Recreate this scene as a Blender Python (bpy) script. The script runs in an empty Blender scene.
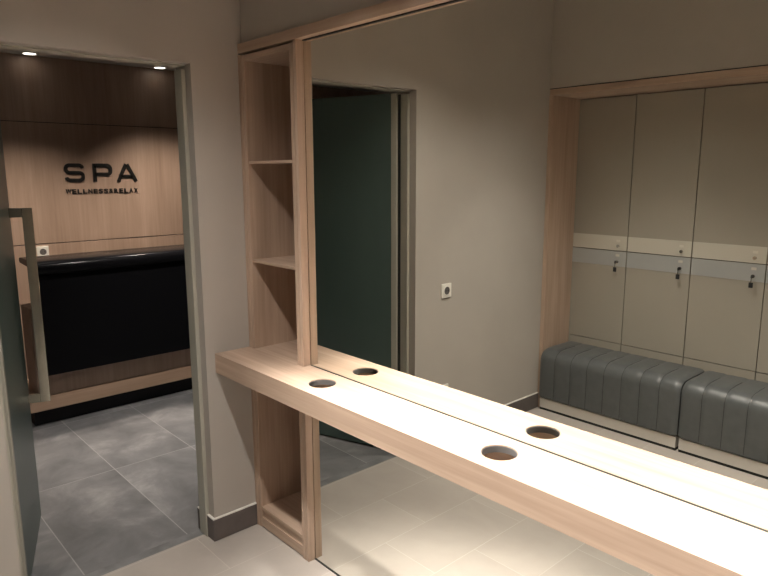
import bpy, bmesh, math, random
from mathutils import Vector, Matrix
random.seed(4)
S = bpy.context.scene
C = S.collection
PI = math.pi

# ------------------------------------------------------------------ materials
def new_mat(name):
    m = bpy.data.materials.new(name); m.use_nodes = True
    nt = m.node_tree; b = nt.nodes['Principled BSDF']
    return m, nt, b

def lk(nt, a, ao, b, bi): nt.links.new(a.outputs[ao], b.inputs[bi])

def coords(nt, scale, loc=(0, 0, 0)):
    tc = nt.nodes.new('ShaderNodeTexCoord'); mp = nt.nodes.new('ShaderNodeMapping')
    mp.inputs['Scale'].default_value = scale; mp.inputs['Location'].default_value = loc
    lk(nt, tc, 'Object', mp, 'Vector'); return mp

def noise(nt, mp, scale, detail=4, rough=.55, dist=0):
    n = nt.nodes.new('ShaderNodeTexNoise')
    n.inputs['Scale'].default_value = scale; n.inputs['Detail'].default_value = detail
    n.inputs['Roughness'].default_value = rough; n.inputs['Distortion'].default_value = dist
    lk(nt, mp, 'Vector', n, 'Vector'); return n

def ramp(nt, src, so, stops):
    r = nt.nodes.new('ShaderNodeValToRGB'); e = r.color_ramp.elements
    while len(e) < len(stops): e.new(.5)
    for el, (p, c) in zip(e, stops):
        el.position = p; el.color = (*c, 1)
    lk(nt, src, so, r, 'Fac'); return r

def mix(nt, a, ao, b, bo, fac, mode='MULTIPLY'):
    m = nt.nodes.new('ShaderNodeMix'); m.data_type = 'RGBA'; m.blend_type = mode
    m.inputs[0].default_value = fac
    nt.links.new(a.outputs[ao], m.inputs[6]); nt.links.new(b.outputs[bo], m.inputs[7])
    return m

def bump(nt, b, src, so, strength, dist=.002):
    bp = nt.nodes.new('ShaderNodeBump'); bp.inputs['Strength'].default_value = strength
    bp.inputs['Distance'].default_value = dist
    lk(nt, src, so, bp, 'Height'); lk(nt, bp, 'Normal', b, 'Normal')

def wood(name, axis, dark, light, rough=.5, k=1.0):
    """grain running along axis"""
    m, nt, b = new_mat(name)
    big = [9 * k] * 3; fine = [70 * k] * 3
    big[axis] = .7; fine[axis] = 1.6
    n1 = noise(nt, coords(nt, big), 1.0, 5, .6, .6)
    n2 = noise(nt, coords(nt, fine), 1.0, 3, .6)
    mid = tuple((a + c) / 2 for a, c in zip(dark, light))
    r1 = ramp(nt, n1, 'Fac', [(.28, dark), (.5, mid), (.72, light)])
    r2 = ramp(nt, n2, 'Fac', [(.3, (.86, .84, .82)), (.65, (1, 1, 1))])
    mx = mix(nt, r1, 'Color', r2, 'Color', 1.0)
    nt.links.new(mx.outputs[2], b.inputs['Base Color'])
    b.inputs['Roughness'].default_value = rough
    bump(nt, b, n2, 'Fac', .12, .001)
    return m

def plain(name, col, rough=.5, metal=0, spec=.5, var=0, vscale=8, bumpy=0):
    m, nt, b = new_mat(name)
    b.inputs['Roughness'].default_value = rough; b.inputs['Metallic'].default_value = metal
    b.inputs['Specular IOR Level'].default_value = spec
    n = noise(nt, coords(nt, (1, 1, 1)), vscale, 5)
    lo = tuple(c * (1 - var) for c in col); hi = tuple(min(1, c * (1 + var)) for c in col)
    r = ramp(nt, n, 'Fac', [(.3, lo), (.7, hi)])
    lk(nt, r, 'Color', b, 'Base Color')
    if bumpy:
        n2 = noise(nt, coords(nt, (1, 1, 1)), 220, 3)
        bump(nt, b, n2, 'Fac', bumpy, .001)
    return m

OAK_D, OAK_L = (.375, .267, .197), (.56, .42, .326)
oak_x = wood('light oak grain x', 0, OAK_D, OAK_L)
oak_y = wood('light oak grain y', 1, OAK_D, OAK_L)
oak_z = wood('light oak grain z', 2, OAK_D, OAK_L)
panel_z = wood('brown oak panelling', 2, (.32, .222, .165), (.45, .325, .25), .55, .8)
panel_y = wood('brown oak lit strip', 1, (.36, .24, .165), (.50, .345, .245), .5)
desk_z = wood('dull oak desk body', 2, (.30, .21, .155), (.42, .30, .23), .55)
wall_m = plain('greige wall paint', (.42, .387, .349), .85, 0, .25, .03, 3, .25)
ceil_m = plain('pale ceiling paint', (.62, .60, .56), .9, 0, .2, .02)
laminate = plain('greige laminate', (.335, .305, .255), .5, 0, .4, .03, 2)
band_m = plain('cream aluminium band', (.56, .53, .455), .42, .15, .5, .03, 2)
band_cool = plain('cool aluminium band', (.44, .45, .44), .38, .35, .5, .03, 2)
base_m = plain('anthracite skirting tile', (.115, .098, .092), .5, 0, .4, .12, 14)
edge_m = plain('white skirting top joint', (.72, .70, .66), .6)
alu = plain('satin door frame', (.44, .43, .37), .45, .25, .5, .02)
seal = plain('black rubber seal', (.012, .014, .012), .6)
steel = plain('brushed steel', (.40, .385, .33), .17, .95, .5, .05, 30)
chrome = plain('chrome', (.75, .74, .72), .18, 1.0)
black_gloss = plain('black gloss lacquer', (.006, .006, .007), .18, 0, .06)
black_matt = plain('black toe kick', (.008, .008, .010), .6, 0, .3)
letter_m = plain('black letters', (.010, .009, .008), .4)
leather = plain('charcoal leather', (.090, .096, .097), .34, 0, .45, .08, 20, .35)
stitch = plain('dark seam', (.014, .015, .015), .6)
plinth_m = plain('pale plinth', (.64, .61, .56), .45, .05, .5, .02)
grey_plate = plain('satin number plate', (.66, .63, .56), .35, .2)
white_p = plain('white plastic', (.74, .72, .66), .4)
grey_p = plain('grey plastic', (.12, .112, .108), .5)
dark_p = plain('dark socket', (.03, .028, .025), .5)
black_p = plain('black plastic', (.012, .012, .012), .45)

m, nt, b = new_mat('mirror silver'); mirror_m = m
b.inputs['Base Color'].default_value = (.85, .85, .80, 1); b.inputs['Metallic'].default_value = 1
b.inputs['Roughness'].default_value = 0.0
m, nt, b = new_mat('dark green door glass'); glass_m = m
n = noise(nt, coords(nt, (1, 1, .6)), 3, 3)
r = ramp(nt, n, 'Fac', [(.3, (.074, .112, .102)), (.7, (.084, .125, .114))])
lk(nt, r, 'Color', b, 'Base Color'); b.inputs['Roughness'].default_value = .33
b.inputs['Specular IOR Level'].default_value = .5

def tiles(name, px, py, ox, oy, shift, stops, grout, gw, rough, sc, rvar):
    """grid of tiles: px along X (rows), py along Y, rows shifted by shift in Y"""
    m, nt, b = new_mat(name)
    tc = nt.nodes.new('ShaderNodeTexCoord'); sp = nt.nodes.new('ShaderNodeSeparateXYZ')
    lk(nt, tc, 'Object', sp, 'Vector')
    def mth(op, a, v=None, c=None):
        n = nt.nodes.new('ShaderNodeMath'); n.operation = op
        for i, s in enumerate((a, v, c)):
            if s is None: continue
            if isinstance(s, (int, float)): n.inputs[i].default_value = s
            else: nt.links.new(s, n.inputs[i])
        return n.outputs[0]
    u = mth('DIVIDE', mth('SUBTRACT', sp.outputs['X'], ox), px)
    row = mth('FLOOR', u)
    vs = mth('MULTIPLY', mth('MODULO', mth('ABSOLUTE', row), 2.0), shift)
    v = mth('DIVIDE', mth('SUBTRACT', mth('SUBTRACT', sp.outputs['Y'], oy), vs), py)
    col = mth('FLOOR', v)
    fu = mth('FRACT', u); fv = mth('FRACT', v)
    du = mth('MULTIPLY', mth('MINIMUM', fu, mth('SUBTRACT', 1.0, fu)), px)
    dv = mth('MULTIPLY', mth('MINIMUM', fv, mth('SUBTRACT', 1.0, fv)), py)
    d = mth('MINIMUM', du, dv)
    g = mth('LESS_THAN', d, gw)
    wn = nt.nodes.new('ShaderNodeTexWhiteNoise'); cb = nt.nodes.new('ShaderNodeCombineXYZ')
    nt.links.new(row, cb.inputs[0]); nt.links.new(col, cb.inputs[1]); lk(nt, cb, 'Vector', wn, 'Vector')
    # per tile offset of the cloud pattern
    off = nt.nodes.new('ShaderNodeVectorMath'); off.operation = 'SCALE'; off.inputs['Scale'].default_value = 7
    lk(nt, wn, 'Color', off, 0)
    add = nt.nodes.new('ShaderNodeVectorMath'); add.operation = 'ADD'
    lk(nt, tc, 'Object', add, 0); lk(nt, off, 'Vector', add, 1)
    n = nt.nodes.new('ShaderNodeTexNoise'); n.inputs['Scale'].default_value = sc; n.inputs['Detail'].default_value = 7
    n.inputs['Roughness'].default_value = .62; n.inputs['Distortion'].default_value = .4
    lk(nt, add, 'Vector', n, 'Vector')
    r = ramp(nt, n, 'Fac', stops)
    vr = nt.nodes.new('ShaderNodeMapRange'); vr.inputs['To Min'].default_value = 1 - rvar; vr.inputs['To Max'].default_value = 1 + rvar
    lk(nt, wn, 'Value', vr, 'Value')
    vm = nt.nodes.new('ShaderNodeVectorMath'); vm.operation = 'SCALE'
    lk(nt, r, 'Color', vm, 0); lk(nt, vr, 'Result', vm, 'Scale')
    mx = nt.nodes.new('ShaderNodeMix'); mx.data_type = 'RGBA'
    nt.links.new(g, mx.inputs[0]); lk(nt, vm, 'Vector', mx, 6); mx.inputs[7].default_value = (*grout, 1)
    nt.links.new(mx.outputs[2], b.inputs['Base Color'])
    b.inputs['Roughness'].default_value = rough
    inv = mth('SUBTRACT', 1.0, g)
    bp = nt.nodes.new('ShaderNodeBump'); bp.inputs['Strength'].default_value = .3; bp.inputs['Distance'].default_value = .001
    nt.links.new(inv, bp.inputs['Height']); lk(nt, bp, 'Normal', b, 'Normal')
    return m
beige = tiles('beige floor tile', .3075, .60, .238, -.57, .26,
              [(.3, (.39, .352, .318)), (.7, (.455, .413, .375))], (.50, .458, .415), .0016, .42, 3.0, .03)
slate = tiles('slate floor tile', .92, .46, -.13, -.325, 0,
              [(.32, (.125, .127, .132)), (.55, (.20, .20, .206)), (.74, (.34, .335, .338))], (.32, .315, .315), .0025, .45, 3.6, .10)
slate2 = plain('slate threshold', (.18, .182, .186), .45, 0, .5, .3, 9)

def emis(name, col, st):
    m, nt, b = new_mat(name)
    b.inputs['Base Color'].default_value = (*col, 1); b.inputs['Emission Color'].default_value = (*col, 1)
    b.inputs['Emission Strength'].default_value = st; return m
lamp_m = emis('lit lamp lens', (1.0, .93, .82), 4)

# ------------------------------------------------------------------ mesh builders
class MB:
    def __init__(s): s.bm = bmesh.new()
    def box(s, x0, x1, y0, y1, z0, z1, bev=0, seg=2):
        t = bmesh.new(); bmesh.ops.create_cube(t, size=1)
        for v in t.verts:
            v.co = Vector(((x0 + x1) / 2 + v.co.x * (x1 - x0), (y0 + y1) / 2 + v.co.y * (y1 - y0), (z0 + z1) / 2 + v.co.z * (z1 - z0)))
        if bev: bmesh.ops.bevel(t, geom=t.edges[:] , offset=bev, segments=seg, profile=.5, affect='EDGES')
        return s.add(t)
    def add(s, t, M=None):
        if M is not None: t.transform(M)
        me = bpy.data.meshes.new('tmp'); t.to_mesh(me); t.free(); s.bm.from_mesh(me); bpy.data.meshes.remove(me); return s
    def prism(s, pts, frame, d, bev=0):
        """2-D outline pts (u,v) in frame(u,v,w)->xyz, extruded w 0..d"""
        t = bmesh.new()
        vs = [t.verts.new(frame(u, v, 0)) for u, v in pts]; f = t.faces.new(vs)
        r = bmesh.ops.extrude_face_region(t, geom=[f]); nv = [g for g in r['geom'] if isinstance(g, bmesh.types.BMVert)]
        off = Vector(frame(0, 0, d)) - Vector(frame(0, 0, 0))
        for v in nv: v.co += off
        bmesh.ops.recalc_face_normals(t, faces=t.faces)
        if bev: bmesh.ops.bevel(t, geom=t.edges[:], offset=bev, segments=2, profile=.5, affect='EDGES')
        return s.add(t)
    def cyl(s, c, r, d, axis='Z', seg=32, r2=None, bev=0):
        t = bmesh.new(); bmesh.ops.create_cone(t, cap_ends=True, segments=seg, radius1=r, radius2=r if r2 is None else r2, depth=d)
        if bev: bmesh.ops.bevel(t, geom=[e for e in t.edges if len(e.link_faces) == 2 and any(len(f.verts) > 4 for f in e.link_faces)], offset=bev, segments=2, affect='EDGES')
        R = {'Z': Matrix(), 'Y': Matrix.Rotation(PI / 2, 4, 'X'), 'X': Matrix.Rotation(PI / 2, 4, 'Y')}[axis]
        return s.add(t, Matrix.Translation(c) @ R)
    def ring(s, c, ro, ri, z0, z1, seg=40):
        t = bmesh.new(); L = []
        for k in range(seg):
            a = 2 * PI * k / seg; cs, sn = math.cos(a), math.sin(a)
            L.append([t.verts.new((c[0] + r * cs, c[1] + r * sn, z)) for r, z in ((ro, z0), (ro, z1), (ri, z1), (ri, z0))])
        for k in range(seg):
            A, B = L[k], L[(k + 1) % seg]
            for i in range(4): t.faces.new((A[i], B[i], B[(i + 1) % 4], A[(i + 1) % 4]))
        bmesh.ops.recalc_face_normals(t, faces=t.faces)
        return s.add(t)
    def build(s, name, mat, parent=None, smooth=False, M=None):
        bm = s.bm
        if M is not None: bm.transform(M)
        if parent is not None and M is None: bm.transform(Matrix.Translation(-wloc(parent)))
        me = bpy.data.meshes.new(name); bm.to_mesh(me); bm.free()
        me.materials.append(mat)
        if smooth:
            for p in me.polygons: p.use_smooth = True
            if hasattr(me, 'set_sharp_from_angle'): me.set_sharp_from_angle(angle=math.radians(38))
        o = bpy.data.objects.new(name, me); C.objects.link(o)
        if parent is not None: o.parent = parent
        return o
def wloc(o):
    v = Vector((0, 0, 0))
    while o is not None: v += o.location; o = o.parent
    return v
def BX(name, mat, parent, *a, bev=0): return MB().box(*a, bev=bev).build(name, mat, parent)
def thing(name, label, cat, loc, group=None):
    o = bpy.data.objects.new(name, None); C.objects.link(o); o.location = loc
    o.empty_display_size = .05
    o['label'] = label; o['category'] = cat
    if group: o['group'] = group
    return o
def struct(o): o['kind'] = 'structure'; return o
def copy_tree(o, parent=None):
    c = o.copy(); C.objects.link(c)
    if parent is not None: c.parent = parent
    for ch in list(o.children): copy_tree(ch, c)
    return c

# ------------------------------------------------------------------ dimensions (metres)
# door wall: plane X=0 ; mirror glass: plane Y=0 ; room is X>0, Y<0
YN, YF, DH = -.251, -1.041, 2.10        # door opening: near jamb, far jamb, height
WT = .135                                # wall thickness
YB = -2.286                              # front of the locker surround
YD = -2.618                              # locker door plane
CZ, CCZ = 2.80, 2.496                     # ceilings: room, corridor
XE = 4.3                                 # far end of the room
XC = -2.75                               # corridor wall
E_ = .036                                # how far the frame stands in front of the mirror

# ------------------------------------------------------------------ room shell
w = MB()
w.box(-WT, 0, YN, .5, 0, CZ); w.box(-WT, 0, YF, YN, DH, CZ); w.box(-WT, 0, -3.4, YF, 0, CZ)
struct(w.build('wall_left', wall_m))
w = MB(); w.box(0, XE, -.014, .5, 2.199, CZ); w.box(0, XE, .46, .5, 0, 2.199)
struct(w.build('wall_right', wall_m))
w = MB(); w.box(0, XE, YD - .6, YB - .006, 2.206, CZ); w.box(3.05, XE, YD - .6, YB - .006, 0, 2.206)
w.box(0, 3.05, YD - .62, YD - .52, 0, 2.206)
struct(w.build('wall_back', wall_m))
w = MB(); w.box(XE, XE + .1, -3.4, .5, 0, CZ); struct(w.build('wall_end', wall_m))
w = MB(); w.box(-WT, XE + .1, -3.4, .5, CZ, CZ + .08); struct(w.build('ceiling', ceil_m))
w = MB(); w.box(-.0825, XE + .1, -3.4, .5, -.06, 0); struct(w.build('floor', beige))
# corridor
w = MB(); w.box(XC - .2, -.135, -3.4, 3.4, -.06, 0); struct(w.build('floor_corridor', slate))
w = MB(); w.box(-.135, -.0825, -3.4, 3.4, -.06, 0); struct(w.build('floor_threshold', slate2))
w = MB(); w.box(XC - .2, -WT, -3.4, 3.4, CCZ, CCZ + .08); struct(w.build('ceiling_corridor', ceil_m))
w = MB(); w.box(XC - .2, 0, 3.4, 3.5, 0, CZ); w.box(XC - .2, 0, -3.5, -3.4, 0, CZ)
w.box(-WT, 0, .5, 3.4, 0, CZ); struct(w.build('wall_corridor', wall_m))
wf = struct(MB().box(XC - .2, XC - .022, -3.4, 3.4, 0, CCZ).build('wall_far', black_matt))
for z0, z1 in ((0, 1.140), (1.146, 2.030), (2.036, CCZ)):
    BX('wood_panel', panel_z, wf, XC - .022, XC, -3.4, 3.4, z0, z1, bev=.0015)

# skirting: dark tile with a pale joint along its top
def skirting(name, boxes, lit=True):
    a = MB(); j = MB()
    for (x0, x1, y0, y1) in boxes:
        a.box(x0, x1, y0, y1, 0.002, .106, .0015); j.box(x0, x1 - .001 if x0 >= 0 else x1, y0, y1, .106, .111)
    o = struct(a.build(name, base_m)); j.build('top_joint', edge_m, o); return o
skirting('baseboard_left', [(0, .012, YN - .012, -E_), (-.05, 0, YN - .012, YN)])
skirting('baseboard_jamb', [(-WT - .012, -.115, YN - .012, YN), (-WT - .012, -WT, YN, 3.3)])
skirting('baseboard_back', [(0, .012, YB + .001, YF + .002), (-.05, 0, YF, YF + .012)])

# metal door frame (jambs and head)
fr = MB()
FX0, FX1, FP = -.115, -.05, .018
fr.box(FX0, FX1, YN - FP, YN, .002, DH - FP, .002); fr.box(FX0, FX1, YF, YF + FP, .002, DH - FP, .002); fr.box(FX0, FX1, YF, YN, DH - .005, DH, .001)
fo = struct(fr.build('trim_1', alu))
MB().box(FX0 - .004, FX0 + .012, YF + FP, YF + FP + .006, .01, DH - FP).build('rubber_seal', seal, fo)

# glass door leaf, standing open into the corridor
th = math.atan2(.3197, -.9475)
HX, HY, LW, LT, LH = -.118, -1.010, .70, .012, 2.090
Ml = Matrix.Translation((HX, HY, 0)) @ Matrix.Rotation(th, 4, 'Z')     # local x = along leaf, -y = towards the mirror side
dr = bpy.data.objects.new('door_1', None); C.objects.link(dr); dr.location = (HX, HY, 0); dr.rotation_euler = (0, 0, th)
dr.empty_display_size = .05
struct(dr); dr['label'] = 'dark green frameless glass door standing open into the corridor, with steel pull handle'; dr['category'] = 'door'
I4 = Matrix()
MB().box(.030, LW, -LT / 2, LT / 2, .010, LH, .002).build('glass_panel', glass_m, dr, M=I4)
MB().box(.0, .034, -LT / 2 - .004, LT / 2 + .004, .010, LH, .002).build('hinge_stile', alu, dr, M=I4)
# pull handle: flat bar on two returns, on both faces
def handle(sgn):
    h = MB(); s0, s1 = .648, .664; o1 = .093; b_ = .042; za, zb = .598, 1.512; t_ = .042
    y = lambda a: sgn * (LT / 2 + a)
    def hb(a0, a1, z0, z1):
        lo, hi = sorted((y(a0), y(a1))); h.box(s0, s1, lo, hi, z0, z1, .0015)
    hb(o1 - b_, o1, za, zb); hb(0, o1 - b_, zb - t_, zb); hb(0, o1 - b_, za, za + t_)
    return h.build('pull_handle', steel, dr, M=I4)
handle(-1)

# ------------------------------------------------------------------ corridor furniture
ds = thing('reception_desk', 'black gloss fronted reception desk with oak base standing under the wall lettering', 'desk', (-2.2, .6, 0))
Y0, Y1 = -.46, 2.4
BX('desk_body', desk_z, ds, -2.22, -1.995, Y0, Y1, .212, .805, bev=.002)
BX('lit_base_strip', panel_y, ds, -2.48, -1.985, Y0 - .06, Y1, .116, .212, bev=.002)  # paler, proud strip puts the lit band below the overhang's shade into shape and colour
BX('toe_kick', black_matt, ds, -2.44, -2.06, Y0 - .02, Y1, .0, .116)
# black shell: front sheet, rounded nose, ledge running back
out = [(-1.925, .37), (-1.905, .37), (-1.905, 1.015)]
for k in range(0, 9):
    a = -PI / 2 + PI * .5 * k / 8 * 2
    out.append((-1.905 + .010 + .045 * math.cos(a) - .01, 1.073 + .046 * math.sin(a)))
out += [(-2.20, 1.119), (-2.222, 1.113), (-2.228, 1.100), (-2.218, 1.085)]
for k in range(0, 9):
    a = PI / 2 - (PI / 2) * k / 8
    out.append((-2.045 + .12 * math.cos(a), 0.965 + .11 * math.sin(a)))
o = MB().prism(out, lambda u, v, w_: (u, Y0 + .02 + w_, v), Y1 - Y0 - .02).build('front_shell', black_gloss, ds, smooth=True)

# lettering on the wood wall
sg = thing('wall_sign', 'black raised lettering mounted on the wood panelled corridor wall', 'sign', (XC, .32, 1.62))
LX = XC + .001
def stroke_poly(pts, t):
    """ribbon outline of a polyline with mitred joints"""
    n = len(pts); L, R = [], []
    for i, p in enumerate(pts):
        p = Vector(p)
        d0 = (p - Vector(pts[i - 1])).normalized() if i > 0 else None
        d1 = (Vector(pts[i + 1]) - p).normalized() if i < n - 1 else None
        d0 = d0 or d1; d1 = d1 or d0
        n0 = Vector((-d0.y, d0.x)); n1 = Vector((-d1.y, d1.x)); b_ = (n0 + n1).normalized()
        k = t / 2 / max(.4, b_.dot(n0)); L.append(tuple(p + b_ * k)); R.append(tuple(p - b_ * k))
    return L, R
def ribbon(mb, pts, t, d, y0, z0):
    L, R = stroke_poly(pts, t)
    fr_ = lambda u, v, w_: (LX + w_, y0 + u, z0 + v)
    for i in range(len(L) - 1):
        mb.prism([L[i], L[i + 1], R[i + 1], R[i]], fr_, d)
def arc(cx, cy, r, a0, a1, n=5): return [(cx + r * math.cos(math.radians(a0 + (a1 - a0) * k / n)), cy + r * math.sin(math.radians(a0 + (a1 - a0) * k / n))) for k in range(n + 1)]
T = .027; H = .140; h = T / 2
Wd = .148; r_ = .026
xl, xr, yb, yt, ym = h, Wd - h, h, H - h, H / 2
mb = MB()
path = [(xr, yt - .022)] + arc(xr - r_, yt - r_, r_, 10, 90) + arc(xl + r_, yt - r_, r_, 90, 180)[0:] + arc(xl + r_, ym + r_, r_, 180, 270) + arc(xr - r_, ym - r_, r_, 90, 0) + arc(xr - r_, yb + r_, r_, 0, -90) + arc(xl + r_, yb + r_, r_, 270, 190) + [(xl, yb + .022)]
clean = [path[0]]
for q in path[1:]:
    if (Vector(q) - Vector(clean[-1])).length > .004: clean.append(q)
ribbon(mb, clean, T, .007, .040, 1.598); mb.build('letter', letter_m, sg)
mb = MB()
ribbon(mb, [(h, 0), (h, yt), (h + .01, yt)], T, .007, .250, 1.598)
pp = [(h, yt)] + arc(xr - r_, yt - r_, r_, 90, 0) + arc(xr - r_, ym - .012 + r_, r_, 0, -90) + [(h, ym - .012)]
ribbon(mb, pp, T, .007, .250, 1.598); mb.build('letter', letter_m, sg)
mb = MB(); Wa = .168
ribbon(mb, [(.013, 0), (Wa / 2 - .004, H - .004)], T, .007, .428, 1.598); ribbon(mb, [(Wa - .013, 0), (Wa / 2 + .004, H - .004)], T, .007, .428, 1.598)
ribbon(mb, [(.038, .042), (Wa - .038, .042)], .024, .007, .428, 1.598); mb.build('letter', letter_m, sg)
txt = 'WELLNESS&RELAX'
for i, ch in enumerate(txt):
    cu = bpy.data.curves.new('letter', 'FONT'); cu.body = ch; cu.size = 1; cu.offset = .03 if ch == '&' else .04; cu.extrude = .06; cu.align_x = 'CENTER'
    to = bpy.data.objects.new('letter_curve', cu); C.objects.link(to)
    dg = bpy.context.evaluated_depsgraph_get(); me = bpy.data.meshes.new_from_object(to.evaluated_get(dg))
    bpy.data.objects.remove(to); bpy.data.curves.remove(cu)
    t = bmesh.new(); t.from_mesh(me); bpy.data.meshes.remove(me)
    xs = [v.co.x for v in t.verts]; ys = [v.co.y for v in t.verts]; x0, x1, yb0, yb1 = min(xs), max(xs), min(ys), max(ys)
    cw = .042 if ch == 'W' else .031
    yc = .042 + .0396 * (i + .5)
    for v in t.verts:
        u = (v.co.x - (x0 + x1) / 2) / (x1 - x0) * cw; vv = (v.co.y - yb0) / (yb1 - yb0) * .036
        v.co = Vector((LX + .002 + v.co.z * .03, yc + u, 1.508 + vv))
    mb = MB(); mb.add(t); mb.build('letter', letter_m, sg)

# ------------------------------------------------------------------ sockets
def socket(label, face, p, group=None):
    """face 'X+' wall facing +X ; p = centre on the wall"""
    s = thing('wall_socket', label, 'socket', p, group)
    x, y, z = p
    MB().box(x, x + .010, y - .041, y + .041, z - .042, z + .042, .003).build('cover_plate', white_p, s)
    MB().ring((0, 0), .029, .024, 0, .003).build('rim', white_p, s, M=Matrix.Translation((.010, 0, 0)) @ Matrix.Rotation(PI / 2, 4, 'Y'))
    MB().cyl((x + .0105, y, z), .0235, .002, 'X').build('socket_well', grey_p, s)
    pin = MB(); pin.cyl((x + .012, y - .009, z), .004, .002, 'X', 12); pin.cyl((x + .012, y + .009, z), .004, .002, 'X', 12)
    pin.build('contact_hole', dark_p, s)
    return s
socket('white socket at chest height on the plain wall beside the door', 'X+', (0, -1.295, .975))
socket('white socket low on the wall beside the door, straight below the other', 'X+', (0, -1.282, .353))
socket('small white socket on the corridor wood panelling just above the black desk', 'X+', (XC, -.158, 1.085))

# ------------------------------------------------------------------ open shelf cabinet
cb = thing('shelf_cabinet', 'tall narrow open oak shelf cabinet built in between door wall and mirror', 'cabinet', (.215, 0, 0))
X1 = .430
DP = .30
BX('side_panel', oak_z, cb, .024, .050, -E_ + .002, DP, .0, 2.150, bev=.0015)
BX('side_panel', oak_z, cb, .386, .4085, -E_ , DP, .0, 2.150, bev=.0015)
BX('face_strip', oak_z, cb, .002, .0225, -E_, DP, .0, 2.155, bev=.0015)
BX('back_panel', oak_z, cb, .050, .386, DP, DP + .016, .0, 2.150)
BX('top_panel', oak_x, cb, .050, .386, -E_ + .004, DP, 2.126, 2.150, bev=.001)
for z in (1.714, 1.287):
    BX('shelf', oak_x, cb, .050, .386, -E_ + .006, DP, z - .012, z, bev=.001)
BX('shelf', oak_x, cb, .050, .386, -.0377, DP, .800, .8815)
BX('bottom_panel', oak_x, cb, .050, .386, -E_ + .003, DP, .090, .107, bev=.001)
BX('plinth_board', oak_x, cb, .050, .386, -E_ + .012, -.0, .004, .090)
BX('plinth_rail', oak_x, cb, .050, .386, -E_ + .003, -E_ + .0115, .006, .054, bev=.0015)

# ------------------------------------------------------------------ mirror and its frame
mi = thing('wall_mirror', 'large wall mirror reaching the floor in an oak frame behind the counter', 'mirror', (1.9, 0, 0))
BX('mirror_glass', mirror_m, mi, .412, 3.9, .0, .006, .003, 2.158)
BX('frame_stile', oak_z, mi, .4105, X1, -E_, -.001, .0, 2.158, bev=.0015)
BX('frame_stile', oak_z, mi, 3.9, 3.93, -E_, .01, .0, 2.158, bev=.0015)
BX('frame_rail', oak_x, mi, .002, 3.93, -E_, .30, 2.160, 2.199, bev=.0015)
BX('bottom_joint', seal, mi, X1, 3.9, -.004, .006, .0, .003)
BX('top_joint', seal, mi, X1, 3.9, -.006, -.0005, 2.1555, 2.1595)
BX('backing_board', desk_z, mi, .412, 3.9, .007, .02, .003, 2.158)

# ------------------------------------------------------------------ counter with round openings
ZT, TH, YC = .8815, .024, -.209
ct = thing('counter', 'long light oak counter with round openings along the mirror', 'counter', (1.7, -.1, 0))
HOLES = [(.651, -.1076), (1.4825, -.1076)]
HR = .0525
def counter_mesh():
    t = bmesh.new()
    outer = [(.002, YC), (3.88, YC), (3.88, -.0055), (X1 + .002, -.0055), (X1 + .002, -E_ - .002), (.002, -E_ - .002)]
    loops = [outer] + [[(cx + HR * math.cos(2 * PI * k / 48), cy + HR * math.sin(2 * PI * k / 48)) for k in range(48)] for cx, cy in HOLES]
    edges = []
    for lp in loops:
        vs = [t.verts.new((x, y, ZT)) for x, y in lp]
        edges += [t.edges.new((vs[i], vs[(i + 1) % len(vs)])) for i in range(len(vs))]
    bmesh.ops.triangle_fill(t, use_beauty=True, use_dissolve=False, edges=edges)
    r = bmesh.ops.extrude_face_region(t, geom=t.faces[:])
    for g in r['geom']:
        if isinstance(g, bmesh.types.BMVert): g.co.z -= TH
    bmesh.ops.recalc_face_normals(t, faces=t.faces)
    return t
mb = MB(); mb.add(counter_mesh()); mb.build('worktop', oak_x, ct)
BX('apron', oak_x, ct, .002, 3.88, YC, YC + .019, ZT - .0865, ZT - TH, bev=0)
BX('support_rail', oak_x, ct, X1 + .002, 3.88, -.034, -.006, ZT - .085, ZT - TH, bev=0)
BX('joint_strip', seal, ct, X1 + .002, 3.88, -.0056, -.0006, ZT - TH, ZT - .0008)
for cx, cy in HOLES:
    MB().ring((cx, cy), HR - .0004, HR - .003, ZT - TH + .002, ZT - .003, 48).build('hole_liner', grey_p, ct, smooth=True)

# ------------------------------------------------------------------ lockers (seen in the mirror)
su = thing('locker_surround', 'oak surround boxed around the wall of lockers and benches', 'frame', (1.5, YB - .1, 0))
LX0, LX1 = .0125, 3.000
BX('side_board', oak_z, su, .001, .0305, YD + .0035, YB, .0, 2.160, bev=.0012)
BX('side_board', oak_z, su, LX1 + .001, LX1 + .026, YD - .45, YB, .0, 2.160, bev=.0015)
BX('top_board', oak_x, su, .004, LX1 + .026, YD - .45, YB, 2.161, 2.200, bev=.0015)
BX('shadow_gap', seal, su, .001, LX1 + .03, YB - .05, YB - .004, 2.2005, 2.2055)

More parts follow.
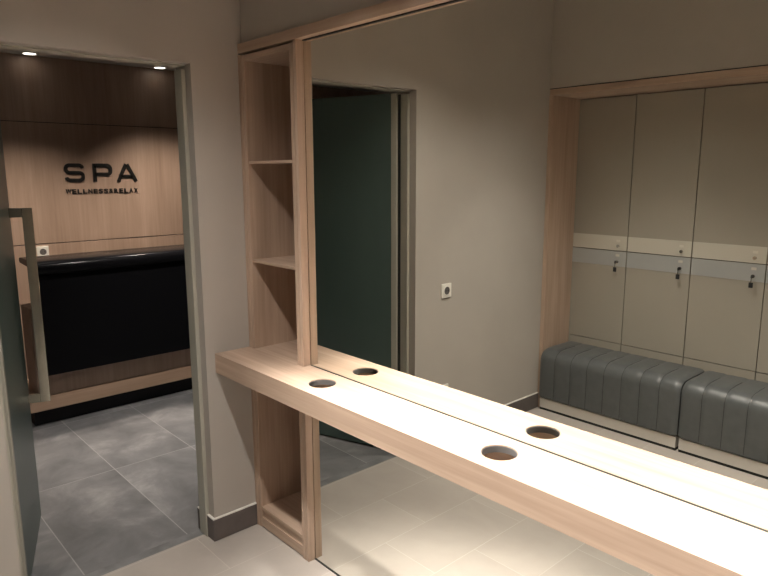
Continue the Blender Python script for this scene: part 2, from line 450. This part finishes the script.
PW = .4265
ZS, ZL = 1.1325, .4876
def locker(x0, label):
    k = thing('locker', label, 'locker', (x0 + PW / 2, YD, 0), 'greige lockers along the wall')
    g = .0025
    BX('carcass', black_matt, k, x0 + .001, x0 + PW - .001, YD - .42, YD - .020, .05, 2.158)
    BX('base_panel', laminate, k, x0 + g, x0 + PW - g, YD - .018, YD, .05, ZL - g, bev=.001)
    for up in (True, False):
        z0, z1 = (ZS + g, 2.1545) if up else (ZL + g, ZS - g)
        d = BX('door', laminate, k, x0 + g, x0 + PW - g, YD - .018, YD, z0, z1, bev=.001)
        if up: b0, b1 = z0 + .0005, z0 + .099
        else: b0, b1 = z1 - .103, z1 - .0005
        BX('edge_band', band_m if up else band_cool, d, x0 + g + .001, x0 + PW - g - .001, YD, YD + .0022, b0, b1, bev=.0006)
        lx = x0 + PW - .064; lz = ZS + .034 if up else ZS - .074
        q = MB(); q.cyl((lx, YD + .007, lz), .0105, .012, 'Y', 24, bev=.002); q.build('lock_cylinder', chrome, d, smooth=True)
        MB().box(lx - .0012, lx + .0012, YD + .0131, YD + .0136, lz - .006, lz + .006).build('keyhole', dark_p, d)
        pz = ZS + .068 if up else ZS - .030
        BX('number_plate', grey_plate, d, lx - .014, lx + .014, YD + .0022, YD + .0040, pz - .008, pz + .008, bev=.0006)
    return k
names = ['narrow greige locker column nearest the door wall, two doors tall', 'second greige locker column from the door wall, above the bench seam side of the first bench',
         'third greige locker column from the door wall', 'fourth greige locker column from the door wall', 'fifth greige locker column from the door wall',
         'sixth greige locker column from the door wall', 'seventh greige locker column, farthest from the door wall']
names[1] = 'second greige locker column from the door wall, over the first bench'
proto = locker(LX0, names[0])
for i in range(1, 7):
    c = copy_tree(proto); c.location.x += PW * i; c['label'] = names[i]
def key(i, label):
    lx = LX0 + PW * (i + 1) - .064; lz = ZS - .074
    k = thing('key', label, 'key', (lx, YD + .0135, lz), 'keys in the lower locker doors')
    q = MB(); q.box(lx - .0018, lx + .0018, YD + .0138, YD + .024, lz - .004, lz + .004)
    q.cyl((lx, YD + .030, lz), .011, .003, 'X', 24); q.build('key_bow', black_p, k)
    q = MB(); q.box(lx - .0015, lx + .0015, YD + .030, YD + .033, lz - .036, lz - .010); q.build('key_ring', steel, k)
    q = MB(); q.box(lx - .012, lx + .012, YD + .0285, YD + .0345, lz - .066, lz - .034, .003); q.build('fob', black_p, k)
for i, nm in enumerate(('first', 'second', 'third')):
    key(i, 'key with dark fob in lower door of the %s locker column' % nm)

# benches with fluted leather covers
def bench(x0, x1, label):
    bq = thing('bench', label, 'bench', ((x0 + x1) / 2, YD + .18, 0), 'fluted leather benches below the lockers')
    yb_, yf_ = YD + .004, -2.246
    nf = 8; R = .085; zt, zb = .444, .088
    sub = 8; P = []
    t = bmesh.new()
    prof = [(yf_ - .03, zb), (yf_, zb + .012), (yf_, zb + .10), (yf_, zb + .19)]
    for k in range(9):
        a = PI / 2 * k / 8; prof.append((yf_ - R + R * math.cos(a), zt - R + R * math.sin(a)))
    prof += [(yf_ - R - .08, zt + .003), (yf_ - R - .17, zt + .001), (yb_, zt - .006), (yb_, zb)]
    nrm = []
    for i in range(len(prof)):
        a = prof[max(0, i - 1)]; b_ = prof[min(len(prof) - 1, i + 1)]
        d = Vector((b_[0] - a[0], b_[1] - a[1])).normalized(); nrm.append(Vector((d.y, -d.x)))
    cols = []
    for j in range(nf * sub + 1):
        f = j / sub; x = x0 + (x1 - x0) * j / (nf * sub)
        ph = f - math.floor(f)
        dip = -.0055 * math.exp(-((min(ph, 1 - ph)) / .07) ** 2)
        e = min(j, nf * sub - j)
        if e < 2: dip -= (.010, .004)[e]
        cols.append([t.verts.new((x, p[0] + n_.x * dip * (-1 if False else 1), p[1] + n_.y * dip)) for p, n_ in zip(prof, nrm)])
    for a, b_ in zip(cols, cols[1:]):
        for i in range(len(prof) - 1): t.faces.new((a[i], a[i + 1], b_[i + 1], b_[i]))
        t.faces.new((a[-1], a[0], b_[0], b_[-1]))
    t.faces.new(cols[0]); t.faces.new(list(reversed(cols[-1])))
    bmesh.ops.recalc_face_normals(t, faces=t.faces)
    mb = MB(); mb.add(t); cu = mb.build('cushion', leather, bq, smooth=True)
    for j in range(1, nf):
        st = MB()
        x = x0 + (x1 - x0) * j / nf
        pr = [(p[0] + n_.x * -.0045, p[1] + n_.y * -.0045) for p, n_ in zip(prof, nrm)][1:-2]
        for a, b_ in zip(pr, pr[1:]):
            t2 = bmesh.new(); dv = Vector((b_[0] - a[0], b_[1] - a[1])); L_ = dv.length
            bmesh.ops.create_cube(t2, size=1)
            ang = math.atan2(dv.y, dv.x)
            t2.transform(Matrix.Translation((x, (a[0] + b_[0]) / 2, (a[1] + b_[1]) / 2)) @ Matrix.Rotation(ang, 4, 'X') @ Matrix.Diagonal((.0022, L_ * 1.05, .0016, 1)))
            st.add(t2)
        bmesh.ops.remove_doubles(st.bm, verts=st.bm.verts[:], dist=1e-5)
        st.build('seam', stitch, cu)
    BX('plinth', plinth_m, bq, x0 + .006, x1 - .006, YD + .003, -2.262, .018, .088, bev=.0015)
    BX('foot_strip', seal, bq, x0 + .006, x1 - .006, YD + .003, -2.268, .0, .018)
    return bq
BW = .980
bench(.033, .033 + BW - .004, 'charcoal fluted leather bench nearest the door wall, below the lockers')
bench(.033 + BW + .004, .033 + 2 * BW, 'charcoal fluted leather bench second from the door wall, below the lockers')
bench(.033 + 2 * BW + .006, LX1 - .004, 'charcoal fluted leather bench farthest from the door wall, below the lockers')

# ------------------------------------------------------------------ lamps
def downlight(x, y, z, label):
    d = thing('downlight', label, 'lamp', (x, y, z), 'corridor ceiling downlights')
    MB().ring((x, y), .052, .042, z - .006, z).build('trim_ring', white_p, d)
    MB().cyl((x, y, z - .0045), .041, .003, 'Z', 32).build('lens', lamp_m, d)
CL = [(-2.65, -.146), (-2.65, .798)]
downlight(*CL[0], CCZ, 'round ceiling downlight above the left end of the black desk')
downlight(*CL[1], CCZ, 'round ceiling downlight right of the lettering, by the door jamb')

def spot(name, loc, target, power, angle, blend, radius=.035, col=(1, .90, .78)):
    L = bpy.data.lights.new(name, 'SPOT'); L.energy = power; L.spot_size = math.radians(angle); L.spot_blend = blend
    L.shadow_soft_size = radius; L.color = col
    o = bpy.data.objects.new(name, L); C.objects.link(o); o.location = loc
    o.rotation_euler = (Vector(target) - Vector(loc)).to_track_quat('-Z', 'Y').to_euler()
    return o
ZR = 2.60
WARM = (1, .94, .865)
for x in (.74, 1.02, 1.80, 2.08, 2.86):
    spot('ceiling_or_bounce_spot', (x, -.80, ZR), (x + .18, -.13, .88), 160, 47, 1.0, .04, WARM)
    spot('ceiling_or_bounce_spot', (x, -.27, ZR), (x + .22, -.10, .88), 210, 43, 1.0, .04, WARM)  # added row near the mirror, standing in for the light it throws back
    spot('ceiling_flood', (x, -.80, ZR), (x, -.85, 0), 47, 126, 1.0, .03, WARM)
for x in (.74, 2.35):
    spot('ceiling_flood', (x, -1.70, ZR), (x, -1.75, 0), 32, 112, 1.0, .035, WARM)
    spot('ceiling_or_bounce_spot', (x, -1.70, ZR), (x, -1.85, 0), 85, 80, 1.0, .035, WARM)
CW = (1, .86, .72)
for x, y in CL: spot('corridor_spot', (x, y, CCZ - .02), (x + .02, y, 0), 0.3, 60, .8, .03, CW)
for x, y in ((-1.95, -.25), (-2.08, .74)): spot('corridor_spot', (x, y, CCZ - .03), (x - .2, y, 0), 112, 102, .9, .03, CW)
spot('corridor_spot', (-.85, .30, CCZ - .03), (-1.55, .25, 0), 145, 76, 1.0, .035, (1, .92, .84))

W = bpy.data.worlds.new('World'); S.world = W; W.use_nodes = True
W.node_tree.nodes['Background'].inputs[0].default_value = (1, .95, .88, 1)
W.node_tree.nodes['Background'].inputs[1].default_value = .02

# ------------------------------------------------------------------ camera
yaw, pit, rol = (math.radians(a) for a in (47.6907, 10.1692, -.1588))
fw = Vector((-math.sin(yaw) * math.cos(pit), math.cos(yaw) * math.cos(pit), -math.sin(pit)))
r0 = fw.cross(Vector((0, 0, 1))).normalized(); u0 = r0.cross(fw)
rr = r0 * math.cos(rol) + u0 * math.sin(rol); uu = -r0 * math.sin(rol) + u0 * math.cos(rol)
cd = bpy.data.cameras.new('camera'); cd.sensor_fit = 'HORIZONTAL'; cd.sensor_width = 36; cd.lens = 36 * 645.43 / 768
cd.clip_start = .02
co = bpy.data.objects.new('camera', cd); C.objects.link(co)
M = Matrix((rr, uu, -fw)).transposed().to_4x4(); M.translation = Vector((2.5356, -1.5068, 1.6654)); co.matrix_world = M
S.camera = co

S.view_settings.view_transform = 'Standard'; S.view_settings.look = 'None'
S.view_settings.exposure = 0; S.view_settings.gamma = 1; S.view_settings.use_curve_mapping = False
S.cycles.use_denoising = True
S.cycles.max_bounces = 14; S.cycles.diffuse_bounces = 6; S.cycles.glossy_bounces = 6
S.cycles.sample_clamp_indirect = 15; S.cycles.use_light_tree = False; S.cycles.blur_glossy = 0
